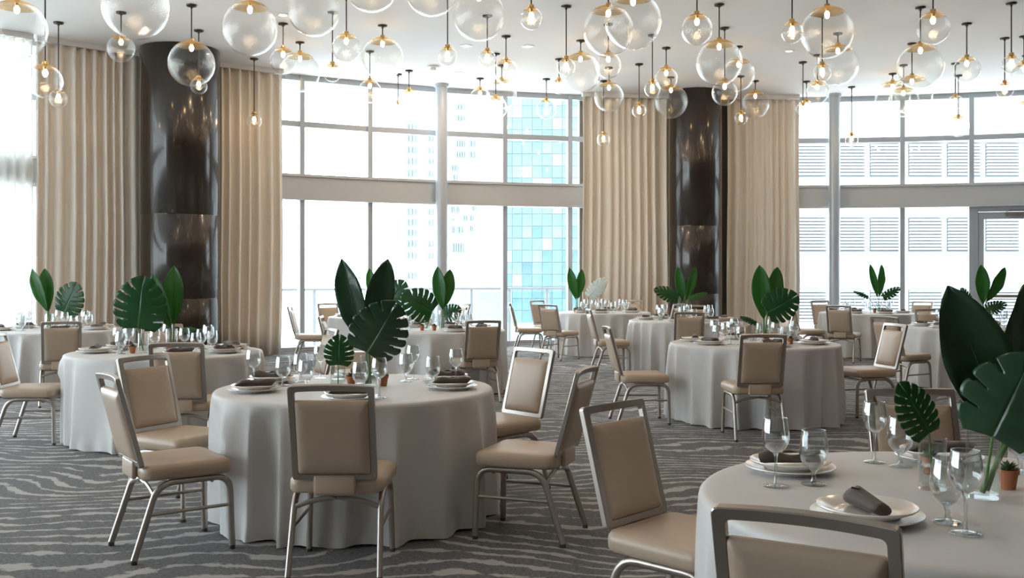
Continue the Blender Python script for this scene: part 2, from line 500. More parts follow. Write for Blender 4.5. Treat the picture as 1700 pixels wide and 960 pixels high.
drape(46, 252, 'wide beige pleated drape left of the left dark column', 1)
drape(352, 459, 'beige pleated drape between the left dark column and window', 2)
drape(959, 1122, 'beige pleated drape left of the right dark column', 3)
drape(1200, 1321, 'beige pleated drape right of the right dark column', 4)

# dark columns, sheet clad in stacked sections
def column(c, label, seams):
    o = obj('column', None, loc=(c[0], c[1], 0)); tag(o, label, 'column', 'dark clad columns')
    r = c[2]; zs = [0.0]+seams+[CEIL-0.002]
    obj('core', MB().lathe([(r-0.012, 0.001), (r-0.012, CEIL-0.004)], 64, True, True).mesh('core', 'column_metal', True), o)
    for i in range(len(zs)-1):
        z0, z1 = zs[i]+(0.004 if i else 0), zs[i+1]-(0.004 if i < len(zs)-2 else 0)
        obj('cladding_section', MB().lathe([(r-0.011, z0), (r-0.003, z0), (r, z0+0.004), (r, z1-0.004), (r-0.003, z1), (r-0.011, z1)], 96).mesh('cladding_section', 'column_metal', True), o)
column(COL1, 'large glossy dark bronze round column between left drapes', [1.06, 2.40])
column(COL2, 'glossy dark bronze round column between the right drapes', [1.06, 2.40])

# ------------------------------------------------------------------ outside
ter = [arc_pt(A_RIGHT_END+(A_LEFT_END-A_RIGHT_END)*i/60, -0.32) for i in range(61)]
ter2 = [arc_pt(A_RIGHT_END+(A_LEFT_END-A_RIGHT_END)*i/60, -2.3) for i in range(61)]
tag(obj('terrace', slab([(p.x, p.y) for p in ter]+[(p.x, p.y) for p in ter2[::-1]], -0.25, -0.03).mesh('terrace', 'terrace_stone')),
    'pale stone terrace outside the windows', kind='structure')
rail = obj('terrace_railing', None); tag(rail, 'glass terrace railing with pale top rail outside the left window', 'railing')
ra = [arc_ang(440)-(arc_ang(440)-arc_ang(1010))*i/9 for i in range(10)]
for i in range(10):
    p = arc_pt(ra[i], -2.1)
    obj('post', MB().obox(p[:], (1,0), (0,1), 0.03, 0.03, -0.03, 1.10).mesh('post', 'mullion_paint'), rail)
    if i < 9:
        q = arc_pt(ra[i+1], -2.1); b = MB(); bar_between(b, p, q, 0.008, 0.06, 1.05, 0.05)
        obj('pane', b.mesh('pane', 'rail_glass'), rail)
        b = MB(); bar_between(b, p, q, 0.035, 1.101, 1.15)
        obj('top_rail', b.mesh('top_rail', 'mullion_paint'), rail)

def far_rect(x0, x1, y0, y1, Y, depth, name, m, parent):
    a, c = at(x0, y1, Y), at(x1, y0, Y)
    return obj(name, MB().box(a.x, c.x, Y, Y+depth, a.z, c.z).mesh(name, m), parent)

# white tower with window columns
t1 = obj('apartment_tower', None); tag(t1, 'hazy white tower with columns of small grey windows', 'building')
Y1 = 150.0
far_rect(630, 727, -150, 640, Y1, 14, 'wall', 'tower_white', t1)
for yy in [205, 224, 243, 262, 282, 346, 364, 381, 399, 419, 453]:
    for xx in (674, 680, 686):
        far_rect(xx, xx+4, yy, yy+11, Y1-0.25, 0.24, 'window', 'tower_window', t1)
    if yy not in (205, 453, 381):
        for xx in (709, 715): far_rect(xx, xx+3.5, yy+1, yy+11, Y1-0.25, 0.24, 'window', 'tower_window', t1)
t2 = obj('apartment_tower', None); tag(t2, 'hazy white tower with scattered windows beside the teal glass tower', 'building')
Y2 = 130.0
far_rect(742, 832, -150, 640, Y2, 14, 'wall', 'tower_white', t2)
for (x0, x1, y0, y1) in [(757,772,172,181),(757,772,192,200),(756,772,233,243),(778,789,233,243),(756,772,252,261),(778,789,252,261),
                         (748,761,274,283),(750,760,290,299),(748,754,343,353),(757,762,343,353),(783,790,342,349),(768,775,358,366),(779,786,358,366),
                         (750,754,363,366),(750,754,376,387),(758,769,376,387),(750,770,404,419),(779,785,376,384)]:
    nw = max(2, int((x1-x0)/4))
    for k in range(nw):
        w = (x1-x0)/nw
        far_rect(x0+k*w, x0+k*w+w*0.72, y0, y1, Y2-0.25, 0.24, 'window', 'tower_window', t2)
t3 = obj('glass_tower', None); tag(t3, 'pale teal glass curtain wall tower seen through the left window', 'building')
Y3 = 110.0
far_rect(833, 968, -60, 640, Y3, 14, 'frame', 'curtain_wall_white', t3)
rg = random.Random(8)
for j in range(22):
    y0 = 96+j*20
    for i in range(8):
        x0 = 834+i*16.6
        a, c = at(x0, y0+19.2, Y3), at(x0+15.8, y0, Y3)
        bm_ = MB().box(-(c.x-a.x)/2, (c.x-a.x)/2, -0.12, 0.0, -(c.z-a.z)/2, (c.z-a.z)/2)
        k = rg.choice([0,1,1,2,2,3,4]) if (i+j) % 3 else 1
        o = obj('panel', bm_.mesh('panel', 'teal_glass_%d' % k), t3, ((a.x+c.x)/2, Y3-0.03, (a.z+c.z)/2))
        o.rotation_euler = (rg.uniform(-.03,.03), 0, rg.uniform(-.03,.03))
# louvred building on the right
t4 = obj('louvred_building', None); tag(t4, 'long white building with bands of horizontal louvres outside right window', 'building')
Y4 = 40.0
far_rect(1200, 2150, -120, 700, Y4, 3, 'wall', 'tower_white', t4)
for y0, y1 in ((232, 236), (296, 301), (356, 361), (418, 424), (470, 475)):
    far_rect(1200, 2150, y0, y1, Y4-0.16, 0.16, 'ledge', 'louvre_white', t4)
slat_me, back_me, fr_me = {}, None, None
u = Y4/F
sl = MB().box(-27.3*u, 27.3*u, -0.11, 0.0, -0.035, 0.035).xf(Matrix.Rotation(math.radians(-18), 4, 'X')).mesh('slat', 'louvre_white')
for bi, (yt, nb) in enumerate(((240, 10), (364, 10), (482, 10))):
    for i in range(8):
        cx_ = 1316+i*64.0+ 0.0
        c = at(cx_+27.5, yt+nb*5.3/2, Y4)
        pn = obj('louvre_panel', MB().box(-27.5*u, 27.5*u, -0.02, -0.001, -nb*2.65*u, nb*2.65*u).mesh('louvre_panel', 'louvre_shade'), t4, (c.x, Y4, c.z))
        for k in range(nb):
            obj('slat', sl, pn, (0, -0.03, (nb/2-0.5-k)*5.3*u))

# ------------------------------------------------------------------ ceiling fittings
def on_ceiling(px, py):
    Y = F*(CEIL-EYE)/(HY-py); return Vector(((px-CX)/F*Y, Y, CEIL))
ring_me = MB().lathe([(0.055,-0.004),(0.095,-0.010),(0.105,-0.004),(0.105,0.0)], 28).mesh('trim_ring', 'fitting_white', True)
lens_me = MB().lathe([(0.0,-0.003),(0.056,-0.003)], 28).mesh('lens', 'lens_glow', fix=False)
def downlight(p, label, power):
    o = obj('downlight', None, loc=(p[0], p[1], CEIL-0.0005)); tag(o, label, 'downlight', 'recessed ceiling downlights')
    obj('trim_ring', ring_me, o); obj('lens', lens_me, o)
    ld = bpy.data.lights.new('lamp', 'AREA'); ld.shape = 'DISK'; ld.size = 0.11; ld.energy = power; ld.color = (1.0, 0.74, 0.50)
    lo = bpy.data.objects.new('lamp', ld); COL.objects.link(lo); lo.parent = o; lo.location = (0, 0, -0.015)
for px, py, lb in ((774, 76, 'small round recessed downlight right of the top middle globes'),
                   (762, 121, 'small round recessed downlight above the left window post'),
                   (877, 77, 'small round recessed downlight below the top small globe pendant'),
                   (1310, 85, 'small round recessed downlight left of the paired large globes'),
                   (470, 25, 'round ceiling speaker with an added lamp between the upper left globes')):  # ceiling speaker built as a downlight, its glowing lens and lamp are added
    downlight(on_ceiling(px, py), lb, DOWN)
words = ['first', 'second', 'third', 'fourth', 'fifth', 'sixth', 'seventh', 'eighth', 'ninth', 'tenth']
i = 0
for y in (3.0, 6.2, 9.4):  # added rows of unseen fill lamps that brighten the near room
    for x in (-4.0, 0.2, 4.4):
        downlight((x, y), 'added unseen fill downlight over the near room, %s of nine' % words[i], DOWN); i += 1
p = on_ceiling(719, 110)
sd = obj('smoke_detector', None, loc=(p.x, p.y, CEIL-0.0005)); tag(sd, 'small white smoke detector on the ceiling before the left window', 'detector')
obj('base', MB().lathe([(0.11,0),(0.11,-0.02),(0.09,-0.03)], 24, False, True).mesh('base', 'fitting_white', True), sd)
obj('sensor', MB().lathe([(0.05,-0.03),(0.05,-0.07),(0.03,-0.08)], 20, False, True).mesh('sensor', 'fitting_white', True), sd)

# ------------------------------------------------------------------ globe pendants
SIZES = {'small': 0.125, 'medium': 0.19, 'wide': 0.26, 'large': 0.31}
PEND_ME = {}
def pend_meshes(kind):
    if kind in PEND_ME: return PEND_ME[kind]
    R = SIZES[kind]
    prof = []
    a0 = 0.10 if kind != 'small' else 0.2
    for k in range(21):
        a = a0+(math.pi-a0)*k/20; prof.append((max(R*math.sin(a), 0.0005), R*math.cos(a)))
    globe = MB().lathe(prof, 36).mesh('globe', 'globe_glass', 'all')
    cp = []
    for k in range(7):
        a = 0.06+0.66*k/6; cp.append(((R+0.003)*math.sin(a), (R+0.003)*math.cos(a)))
    cap = MB().lathe(cp, 36).mesh('gilt_cap', 'gilt_glass', 'all')
    sock = MB().lathe([(0.012,R+0.035),(0.03,R+0.03),(0.034,R+0.006),(0.024,R-0.002),(0.021,R-0.055),(0.012,R-0.06)], 18, True, True).mesh('socket', 'brass', True)
    bl = []
    for k in range(9):
        t = k/8; z = R-0.058-0.085*t
        bl.append((0.011+0.018*math.sin(math.pi*min(1, t**0.85))**0.8 if k < 8 else 0.0005, z))
    bulb = MB().lathe(bl, 12).mesh('bulb', 'bulb_glow', 'all')
    PEND_ME[kind] = (globe, cap, sock, bulb, R)
    return PEND_ME[kind]
canopy_me = MB().lathe([(0.012,-0.05),(0.018,-0.03),(0.065,-0.022),(0.07,-0.015),(0.07,0.0)], 24, True, True).mesh('canopy', 'rod_metal', True)
# image column, image row of the globe centre, size, row of the ceiling canopy (None: above the frame, distance from size in px)
PEND = [(28,49,'large',48),(75,135,'medium',28),(97,164,'small',(37,)),(225,11,'large',54),(201,81,'medium',(20,)),(318,106,'large',(8,)),
 (330,143,'small',(50,)),(415,47,'large',45),(422,201,'small',(97,)),(521,17,'large',43),(470,101,'medium',(39,)),(498,120,'large',(70,)),
 (575,80,'medium',24),(552,121,'small',(20,)),(635,97,'large',(42,)),(614,152,'medium',(85,)),(616,-25,'large',45),(716,-17,'large',44),
 (795,25,'large',43),(743,94,'small',16),(809,98,'small',(26,)),(679,166,'medium',(117,)),(661,181,'small',(123,)),(797,163,'medium',(130,)),
 (882,31,'small',18.5),(840,119,'medium',(60,)),(833,156,'wide',(108,)),(823,179,'medium',(89,)),(907,181,'medium',(131,)),(940,112,'small',(10,)),
 (964,121,'large',(67,)),(928,144,'small',(98,)),(1010,51,'large',42),(1051,35,'large',47),(1010,109,'medium',(40,)),(1011,161,'wide',(112,)),
 (1002,232,'small',(134,)),(1061,184,'small',(106,)),(1083,148,'small',(58,)),(1106,131,'medium',(79,)),(1114,169,'large',(128,)),(1157,49,'medium',26),
 (1194,104,'large',(7,)),(1203,154,'medium',(46,)),(1226,124,'wide',(77,)),(1254,174,'wide',(134,)),(1230,197,'small',(126,)),(1315,54,'small',18),
 (1373,54,'large',43),(1365,121,'small',(25,)),(1391,108,'large',(55,)),(1357,154,'medium',(91,)),(1333,183,'small',(103,)),(1339,177,'small',(135,)),
 (1414,233,'small',(144,)),(1549,47,'medium',27),(1528,110,'large',(12,)),(1514,158,'large',(72,)),(1482,163,'large',(122,)),(1500,170,'wide',(108,)),
 (1605,116,'medium',(39,)),(1591,210,'medium',(125,)),(1586,170,'small',(105,)),(1679,107,'small',(5,)),(1668,150,'small',(63,)),(1700,124,'medium',(60,)),
 (1704,186,'medium',(92,))]
ORD = ['first','second','third','fourth','fifth','sixth','seventh','eighth','ninth','tenth','eleventh','twelfth','thirteenth','fourteenth','fifteenth',
       'sixteenth','seventeenth','eighteenth','nineteenth','twentieth','twenty-first','twenty-second','twenty-third','twenty-fourth','twenty-fifth']
DESC = {'small': 'small clear glass globe pendant with lit bulb', 'medium': 'medium clear glass globe pendant with gilt top',
        'wide': 'fairly large clear glass globe pendant with gilt top', 'large': 'large clear glass globe pendant with gilt top'}
cnt = {}
for px, py, kind, dep in sorted(PEND):
    globe, cap, sock, bulb, R = pend_meshes(kind)
    Y = F*(CEIL-EYE)/(HY-dep[0]) if isinstance(dep, tuple) else F*2*R/(2*dep)
    c = at(px, py, Y)
    k = cnt.get(kind, 0); cnt[kind] = k+1
    o = obj('globe_pendant', None, loc=(c.x, c.y, CEIL-0.0005))
    tag(o, '%s, %s of its size from the left' % (DESC[kind], ORD[k]), 'pendant lamp', 'glass globe pendants')
    obj('canopy', canopy_me, o)
    dz = c.z-CEIL
    rl = -dz-R-0.03
    obj('rod', MB().tube([(0,0,-0.03),(0,0,-rl)], 0.0085, 8).mesh('rod', 'rod_metal', True), o)
    g = obj('globe', globe, o, (0,0,dz)); obj('gilt_cap', cap, g)
    s = obj('socket', sock, o, (0,0,dz)); obj('bulb', bulb, s)

# ------------------------------------------------------------------ chair
def rrect(w, d, r, n=6):
    pts = []
    for cx_, cy_, a0 in ((w/2-r, d/2-r, 0), (-w/2+r, d/2-r, 90), (-w/2+r, -d/2+r, 180), (w/2-r, -d/2+r, 270)):
        for k in range(n+1):
            a = math.radians(a0+90*k/n); pts.append((cx_+r*math.cos(a), cy_+r*math.sin(a)))
    return pts
def puff(w, d, r, prof):
    """cushion: rings of a rounded rectangle, prof = [(inset, height)]"""
    return MB().rings([[(x, y, z) for x, y in rrect(w-2*i, d-2*i, max(r-i*0.6, 0.004))] for i, z in prof])
def make_chair():
    seat = puff(0.47, 0.455, 0.055, [(0.03,0.402),(0.008,0.406),(0.0,0.418),(-0.002,0.445),(0.0,0.462),(0.010,0.477),(0.030,0.484),(0.09,0.489),(0.17,0.491)])
    for k, p in enumerate(seat.v):
        x, y, z = p; seat.v[k] = (x*(1.0+0.10*(y/0.23)*0.5), y, z)
    seat = seat.xf(Matrix.Translation((0,0.005,0))).mesh('seat', 'leather', True)
    TIL = math.radians(15)
    Mb = Matrix.Translation((0,-0.225,0.475)) @ Matrix.Rotation(-(math.pi/2)+TIL+math.pi, 4, 'X')
    W, Hh = 0.405, 0.475
    def curve(p): return (p[0], p[1], p[2]-0.020*(1-(p[0]/0.2)**2)*(0.5+0.5*p[1]/0.24))
    # frame: outline in x,y (y up the back), z is thickness
    def frame_mesh():
        o1 = rrect(W, Hh, 0.014, 3); bw = 0.030
        i1 = rrect(W-2*bw, Hh-2*bw, 0.014, 3)
        n = len(o1); b = MB(); t = 0.0125
        def dens(l):     # extra points along the long sides so the frame can bow
            out = []
            for k in range(len(l)):
                p, q = l[k], l[(k+1) % len(l)]; out.append(p)
                L = math.dist(p, q)
                if L > 0.1:
                    for s in range(1, 8): out.append((p[0]+(q[0]-p[0])*s/8, p[1]+(q[1]-p[1])*s/8))
            return out
        o1, i1 = dens(o1), dens(i1); n = len(o1)
        def lp(l, z, g=0): return [(x*(1-g), y*(1-g), z) for x, y in l]
        loops = [lp(o1, -t+0.003), lp(o1, t-0.003), lp(o1, t, 0.012), lp(i1, t, -0.012), lp(i1, t-0.003), lp(i1, -t+0.003), lp(i1, -t, -0.012), lp(o1, -t, 0.012)]
        vs_ = [curve((p[0], p[1], p[2])) for L in loops for p in L]; m = len(loops)
        b.add(vs_, [(i*n+k, i*n+(k+1) % n, ((i+1) % m)*n+(k+1) % n, ((i+1) % m)*n+k) for i in range(m) for k in range(n)])
        return b
    fr = frame_mesh().xf(Mb @ Matrix.Translation((0, Hh/2, 0))).mesh('back_frame', 'frame_metal', False)
    slot = 0.045; pw, ph = W-0.056, Hh-0.06-slot+0.002
    pad = MB().rings([[curve((x*(1), y-(slot)/2, z)) for x, y in rrect(pw-2*i, ph-2*i, 0.012)] for i, z in
                      [(0.10,-0.026),(0.05,-0.025),(0.022,-0.021),(0.006,-0.013),(0.0,-0.004),(0.0,0.006),(0.006,0.017),(0.022,0.027),(0.05,0.032),(0.10,0.034)]])
    pad = pad.xf(Mb @ Matrix.Translation((0, Hh/2, 0))).mesh('back_pad', 'leather', True)
    strap = MB().box(-0.10,0.10,-0.250,-0.2225,0.402,0.497).mesh('back_strap', 'leather', True, bevel=0.012, seg=3)
    # legs (side hoops)
    def bend(p0, p1, p2, r, n=6):
        p0, p1, p2 = Vector(p0), Vector(p1), Vector(p2)
        a = p1+(p0-p1).normalized()*r; c = p1+(p2-p1).normalized()*r
        return [a*(1-t)**2+p1*2*t*(1-t)+c*t*t for t in [k/n for k in range(n+1)]]
    parts = []
    glide = MB().lathe([(0.010,0.022),(0.015,0.020),(0.017,0.004),(0.015,0.0)], 12, True, True).mesh('glide', 'glide_metal', True)
    for s in (-1, 1):
        x = 0.208*s; xf_ = 0.218*s
        fl = [(xf_,0.232,0.018)]+bend((xf_,0.232,0.018),(x,0.222,0.388),(x,0.0,0.388),0.085)+[(x,0.0,0.388)]
        rl = [(xf_,-0.272,0.018)]+bend((xf_,-0.272,0.018),(x,-0.150,0.388),(x,0.0,0.388),0.085)+[(x,-0.001,0.388)]
        parts.append(('leg', MB().tube(fl, 0.0150, 8, 0.0175).mesh('leg', 'frame_metal', True), [('glide', glide, [], (xf_,0.232,0.0))]))
        parts.append(('leg', MB().tube(rl, 0.0150, 8, 0.0175).mesh('leg', 'frame_metal', True), [('glide', glide, [], (xf_,-0.272,0.0))]))
        parts.append(('side_stretcher', MB().tube([(x*1.02,0.228,0.235),(x*1.02,-0.205,0.235)], 0.009, 8).mesh('side_stretcher', 'frame_metal', True), []))
    arch = [(0.207*(2*k/12-1), -0.172, 0.328+0.045*(1-(2*k/12-1)**2)) for k in range(13)]
    b = MB().tube(arch, 0.013, 8, 0.009); parts.append(('rear_brace', b.mesh('rear_brace', 'frame_metal', True), []))
    parts.append(('cross_rail', MB().tube([(-0.205,0.13,0.372),(0.205,0.13,0.372)], 0.011, 8).mesh('cross_rail', 'frame_metal', True), []))
    return ('banquet_chair', None, [('seat', seat, []), ('back_frame', fr, [('back_pad', pad, [])]), ('back_strap', strap, [])]+parts)
CHAIR = make_chair()

# ------------------------------------------------------------------ tables
TR, TZ = 0.84, 0.762
TABLES = {
 'A': (-0.958, 6.03, 'the front centre table'), 'B': (1.43, 3.04, 'the nearest right table'),
 'C': (-3.09, 8.8, 'the table before the left dark column'), 'D': (-5.71, 12.3, 'the far left table by the drapes'),
 'E': (-0.925, 12.3, 'the table behind the front centre table'), 'F': (-2.15, 16.1, 'the back table inside the left window'),
 'G': (1.67, 17.9, 'the back table before the middle drape'), 'H': (2.6, 14.8, 'the table before the right dark column'),
 'I': (2.44, 9.94, 'the middle right table'), 'J': (6.35, 17.6, 'the back table at the louvre window'),
 'K': (6.0, 12.9, 'the table behind the big dark leaf'), 'L': (4.80, 7.5, 'the table cut off by the right edge')}
CHAIRS = [('A',-1.80,5.27,36),('A',-0.845,4.94,90),('A',0.09,5.54,160),('A',-0.10,6.66,222),('A',-2.03,6.08,-28),('A',-1.15,7.12,-88),
 ('B',0.66,3.76,-43),('B',0.80,2.43,60),('B',1.80,4.12,-90),
 ('C',-4.14,8.58,4),('C',-2.56,7.74,97),('C',-2.03,9.28,207),('C',-3.52,9.86,-74),
 ('D',-5.02,11.02,112),('D',-6.0,13.4,-80),
 ('E',-0.42,11.30,108),('E',-2.02,12.2,4),
 ('F',-3.24,15.9,4),('F',-3.0,17.0,-48),('F',-1.05,15.95,188),('F',-1.12,17.0,215),
 ('G',0.30,17.8,4),('G',0.82,16.8,50),('G',0.72,18.85,-45),('G',2.62,17.2,140),('G',2.25,19.0,-112),
 ('H',1.46,14.5,6),('H',2.42,13.62,85),('H',2.95,15.95,-98),('H',3.78,14.6,186),
 ('I',1.27,9.70,4),('I',2.15,8.80,91),('I',3.66,10.2,192),('I',2.55,11.06,-92),
 ('J',5.18,17.3,8),('J',5.5,16.35,58),('J',6.05,18.75,-74),('J',7.45,18.3,-140),('J',7.3,16.95,146),
 ('K',4.80,12.1,30),('K',6.08,14.08,-92),
 ('L',4.62,8.62,-82)]
def seat_clear(x, y, z, rot, cx, cy):
    """largest radius scale that keeps a cloth point out of the chairs pushed against it"""
    if z > 0.60: return 1.0
    ca, sa = math.cos(rot), math.sin(rot)
    wx, wy = x*ca-y*sa, x*sa+y*ca
    k = 1.0
    for _, hx, hy, f in CHAIRS:
        if abs(hx-cx) > 1.6 or abs(hy-cy) > 1.6: continue
        fa = math.radians(f); fx, fy = math.cos(fa), math.sin(fa)
        while k > 0.6:
            qx, qy = cx+wx*k-hx, cy+wy*k-hy
            u, v = qx*fx+qy*fy, qx*fy-qy*fx
            if -0.45 < u < 0.262 and abs(v) < 0.262: k -= 0.01
            else: break
    return k if z < 0.515 else 1-(1-k)*(0.60-z)/0.085
def cloth_mesh(seed, cx, cy, rot):
    rnd = random.Random(seed); N = 280
    ph = [rnd.uniform(0, 6.28) for _ in range(8)]
    nf = rnd.choice([18, 19, 20, 21])
    def fold(a, z):
        w = a + 0.07*math.sin(3*a+ph[0]) + 0.05*math.sin(5*a+ph[1]) + 0.03*math.sin(2*a+ph[6]+z*1.5)
        c = math.sin(0.5*nf*w+ph[2]); c = (1-abs(c))*1.7-0.75      # soft pinched ridges
        c2 = math.sin(7*w+ph[3])
        amp = 0.8+0.3*math.sin(4*a+ph[4])
        return c*amp+0.35*c2+0.25*math.sin(9*a+ph[5])
    prof = [(0.0005,TZ),(0.3,TZ),(0.6,TZ),(0.78,TZ),(0.815,TZ-0.0005),(0.830,TZ-0.004),(0.838,TZ-0.012),(0.8415,TZ-0.026)]
    rows = []
    for r, z in prof: rows.append([(r*math.cos(2*math.pi*k/N), r*math.sin(2*math.pi*k/N), z) for k in range(N)])
    for z in (0.70,0.66,0.60,0.56,0.515,0.47,0.42,0.36,0.27,0.18,0.10,0.045,0.012):
        t = 1-z/0.736; am = 0.115*t**0.5
        row = []
        for k in range(N):
            a = 2*math.pi*k/N
            r = 0.842+0.004*t+am*fold(a, z)*0.62
            if z < 0.05: r += 0.010*math.sin(31*a+ph[7])
            kk = seat_clear(r*math.cos(a), r*math.sin(a), z, rot, cx, cy); r *= kk
            zz = z if z > 0.02 else 0.004+0.012*(0.5+0.5*math.sin(17*a+ph[3]))
            row.append((r*math.cos(a), r*math.sin(a), zz))
        rows.append(row)
    return MB().rings(rows, False, False).mesh('tablecloth', 'cloth', 'all', fix=False)
for i, (k, (x, y, nm)) in enumerate(TABLES.items()):
    o = obj('tablecloth', cloth_mesh(20+i, x, y, i*0.7), None, (x, y, 0), i*0.7)
    tag(o, 'pale grey floor-length cloth covering %s' % nm, 'tablecloth', 'draped round tables')

DIRS = [(0,'right'),(45,'far right'),(90,'far'),(135,'far left'),(180,'left'),(225,'near left'),(270,'near'),(315,'near right')]
used_seat = {}
def side_word(t, ang):
    d = min(DIRS, key=lambda q: abs((ang-q[0]+180) % 360-180))[1]
    return d
def chair(t, x, y, face):
    tx, ty, nm = TABLES[t]
    d = side_word(t, math.degrees(math.atan2(y-ty, x-tx)))
    key = (t, d); used_seat[key] = used_seat.get(key, 0)+1
    extra = '' if used_seat[key] == 1 else ', second there'
    o = build(CHAIR, None, (x, y, 0), math.radians(face-90))
    tag(o, 'beige metal chair, %s side of %s%s' % (d, nm, extra), 'chair', 'banquet chairs')
for c in CHAIRS: chair(*c)

# ------------------------------------------------------------------ table settings
plate_me = MB().lathe([(0.0005,0.004),(0.085,0.004),(0.093,0.0),(0.10,0.0),(0.105,0.006),(0.150,0.018),(0.155,0.020),(0.154,0.023),(0.148,0.0225),(0.104,0.0115),(0.095,0.009),(0.0005,0.009)], 40).mesh('charger_plate', 'porcelain_rim', True)
top_me = MB().lathe([(0.0005,0.004),(0.075,0.004),(0.082,0.0),(0.09,0.0),(0.095,0.006),(0.132,0.022),(0.138,0.027),(0.137,0.030),(0.130,0.029),(0.094,0.013),(0.085,0.010),(0.0005,0.010)], 40).mesh('dinner_plate', 'porcelain', True)
def stemware(name, foot, stem, bowl):
    f = MB().lathe(foot, 28).mesh('foot', 'solid_glass', True)
    st = MB().lathe(stem, 14, True, True).mesh('stem', 'solid_glass', True)
    bo = MB().lathe(bowl, 28).mesh('bowl', 'stemware', 'all')
    return (name, None, [('bowl', bo, []), ('stem', st, []), ('foot', f, [])])
WINE = stemware('wine_glass', [(0.0005,0.007),(0.010,0.0075),(0.034,0.004),(0.041,0.0025),(0.042,0.0012),(0.041,0.0),(0.0005,0.0)],
    [(0.0085,0.0075),(0.0056,0.016),(0.0048,0.05),(0.0050,0.095),(0.008,0.106),(0.012,0.1115)],
    [(0.0005,0.1118),(0.018,0.1135),(0.033,0.126),(0.0425,0.146),(0.0445,0.162),(0.0425,0.190),(0.037,0.221),(0.0368,0.2235),(0.0355,0.2235),(0.0352,0.221),(0.041,0.19),(0.0428,0.162),(0.041,0.148),(0.0315,0.129),(0.016,0.1165),(0.0005,0.1135)])
GOB = stemware('water_goblet', [(0.0005,0.008),(0.012,0.0085),(0.033,0.005),(0.040,0.003),(0.041,0.0014),(0.040,0.0),(0.0005,0.0)],
    [(0.012,0.0085),(0.0075,0.018),(0.0075,0.034),(0.011,0.046),(0.018,0.0535)],
    [(0.0005,0.0538),(0.024,0.0565),(0.040,0.076),(0.0465,0.098),(0.0465,0.118),(0.043,0.150),(0.0385,0.177),(0.0383,0.1795),(0.037,0.1795),(0.0367,0.177),(0.0415,0.15),(0.0448,0.118),(0.0445,0.10),(0.038,0.079),(0.022,0.060),(0.0005,0.0555)])
def napkin_mesh(seed):
    r = random.Random(seed); rings = []
    for i in range(11):
        t = i/10; x = -0.105+0.21*t; ring = []
        h = 0.017+0.004*math.sin(t*3.0+seed)+0.003*math.sin(t*9)
        w = 0.036+0.005*math.sin(t*2.2+seed*2)
        if i in (0, 10): h *= 0.85
        for k in range(14):
            a = 2*math.pi*k/14
            fold = 1+0.10*math.sin(3*a+seed+t)
            ring.append((x+0.016*math.sin(a+seed)*(1 if i in (0, 10) else 0.3), w*math.cos(a)*fold, max(0.0, h+h*math.sin(a)*fold)))
        rings.append(ring)
    b = MB().rings(rings)
    # loose flap folded over the roll
    rows = []
    for i in range(6):
        x = -0.02+0.10*i/5
        rows.append([(x+0.012*j, 0.038*math.cos(0.3+j*0.55), 0.020+0.021*math.sin(0.3+j*0.55)) for j in range(5)])
    return b.grid(rows).mesh('napkin', 'napkin_cloth', 'all')
NAP = [napkin_mesh(s) for s in (0, 2)]
def napkin_fold_mesh():
    # napkin rolled into a short leaning wrap, open at the top
    rings = []
    for i in range(9):
        t = i/8; y = -0.075+0.15*t; ring = []
        w = 0.030+0.012*t; h = 0.020+0.016*t
        for k in range(16):
            a = 2*math.pi*k/16
            ring.append((w*math.cos(a)*(1+0.12*math.cos(2*a))+0.012*t, y+0.01*math.sin(2*a), max(0.0, h*(1+math.sin(a))*(0.85+0.2*abs(math.cos(a))))))
        rings.append(ring)
    b = MB().rings(rings)
    b.grid([[(-0.02+0.05*j/4+0.02*i/3, 0.05+0.035*i/3, 0.070-0.012*i-0.004*j) for j in range(5)] for i in range(4)])
    return b.mesh('napkin', 'napkin_cloth', 'all')
NAPF = napkin_fold_mesh()
seat_cnt = {}
def place_setting(t, ang, R=0.585, glasses=True, nrot=None, folded=False, pxy=None):
    tx, ty, nm = TABLES[t]
    a = math.radians(ang)
    x, y = (tx+R*math.cos(a), ty+R*math.sin(a)) if pxy is None else pxy
    d = side_word(t, ang)
    k = seat_cnt.get((t, d), 0); seat_cnt[(t, d)] = k+1
    w = '%s side of %s%s' % (d, nm, '' if k == 0 else ', second there')
    z = TZ+0.001
    tag(obj('charger_plate', plate_me, None, (x, y, z)), 'wide lower plate, %s' % w, 'plate', 'lower plates')
    tag(obj('dinner_plate', top_me, None, (x, y, z+0.0135)), 'cream upper plate, %s' % w, 'plate', 'upper plates')
    nr = nrot if nrot is not None else ang+90+((int(ang)*37) % 40-20)
    n = obj('napkin', NAPF if folded else NAP[int(ang) % 2], None, (x, y, z+0.0255+(0.0 if folded else 0.006)), math.radians(nr))
    if folded: n.scale = (0.82, 0.9, 0.85)
    tag(n, 'dark brown napkin, %s' % w, 'napkin', 'rolled napkins')
    if glasses:
        for tr, da, rr, lb, gr in ((WINE, 12, 0.395, 'clear wine glass', 'wine glasses'), (GOB, 28, 0.40, 'short water goblet', 'water goblets')):
            b = math.radians(ang+da)
            tag(build(tr, None, (tx+rr*math.cos(b), ty+rr*math.sin(b), z)), '%s, %s' % (lb, w), 'glass', gr)
gl_cnt = {}
def glass_px(t, kind, px, py, word):
    tx, ty, nm = TABLES[t]
    p = on_plane(px, py, TZ); v = Vector((p.x-tx, p.y-ty))
    if v.length > 0.76: v = v.normalized()*0.76
    tr, lb = (WINE, 'clear wine glass') if kind == 'w' else (GOB, 'short water goblet')
    tag(build(tr, None, (tx+v.x, ty+v.y, TZ+0.001)), '%s %s on %s' % (lb, word, nm), 'glass', 'wine glasses' if kind == 'w' else 'water goblets')
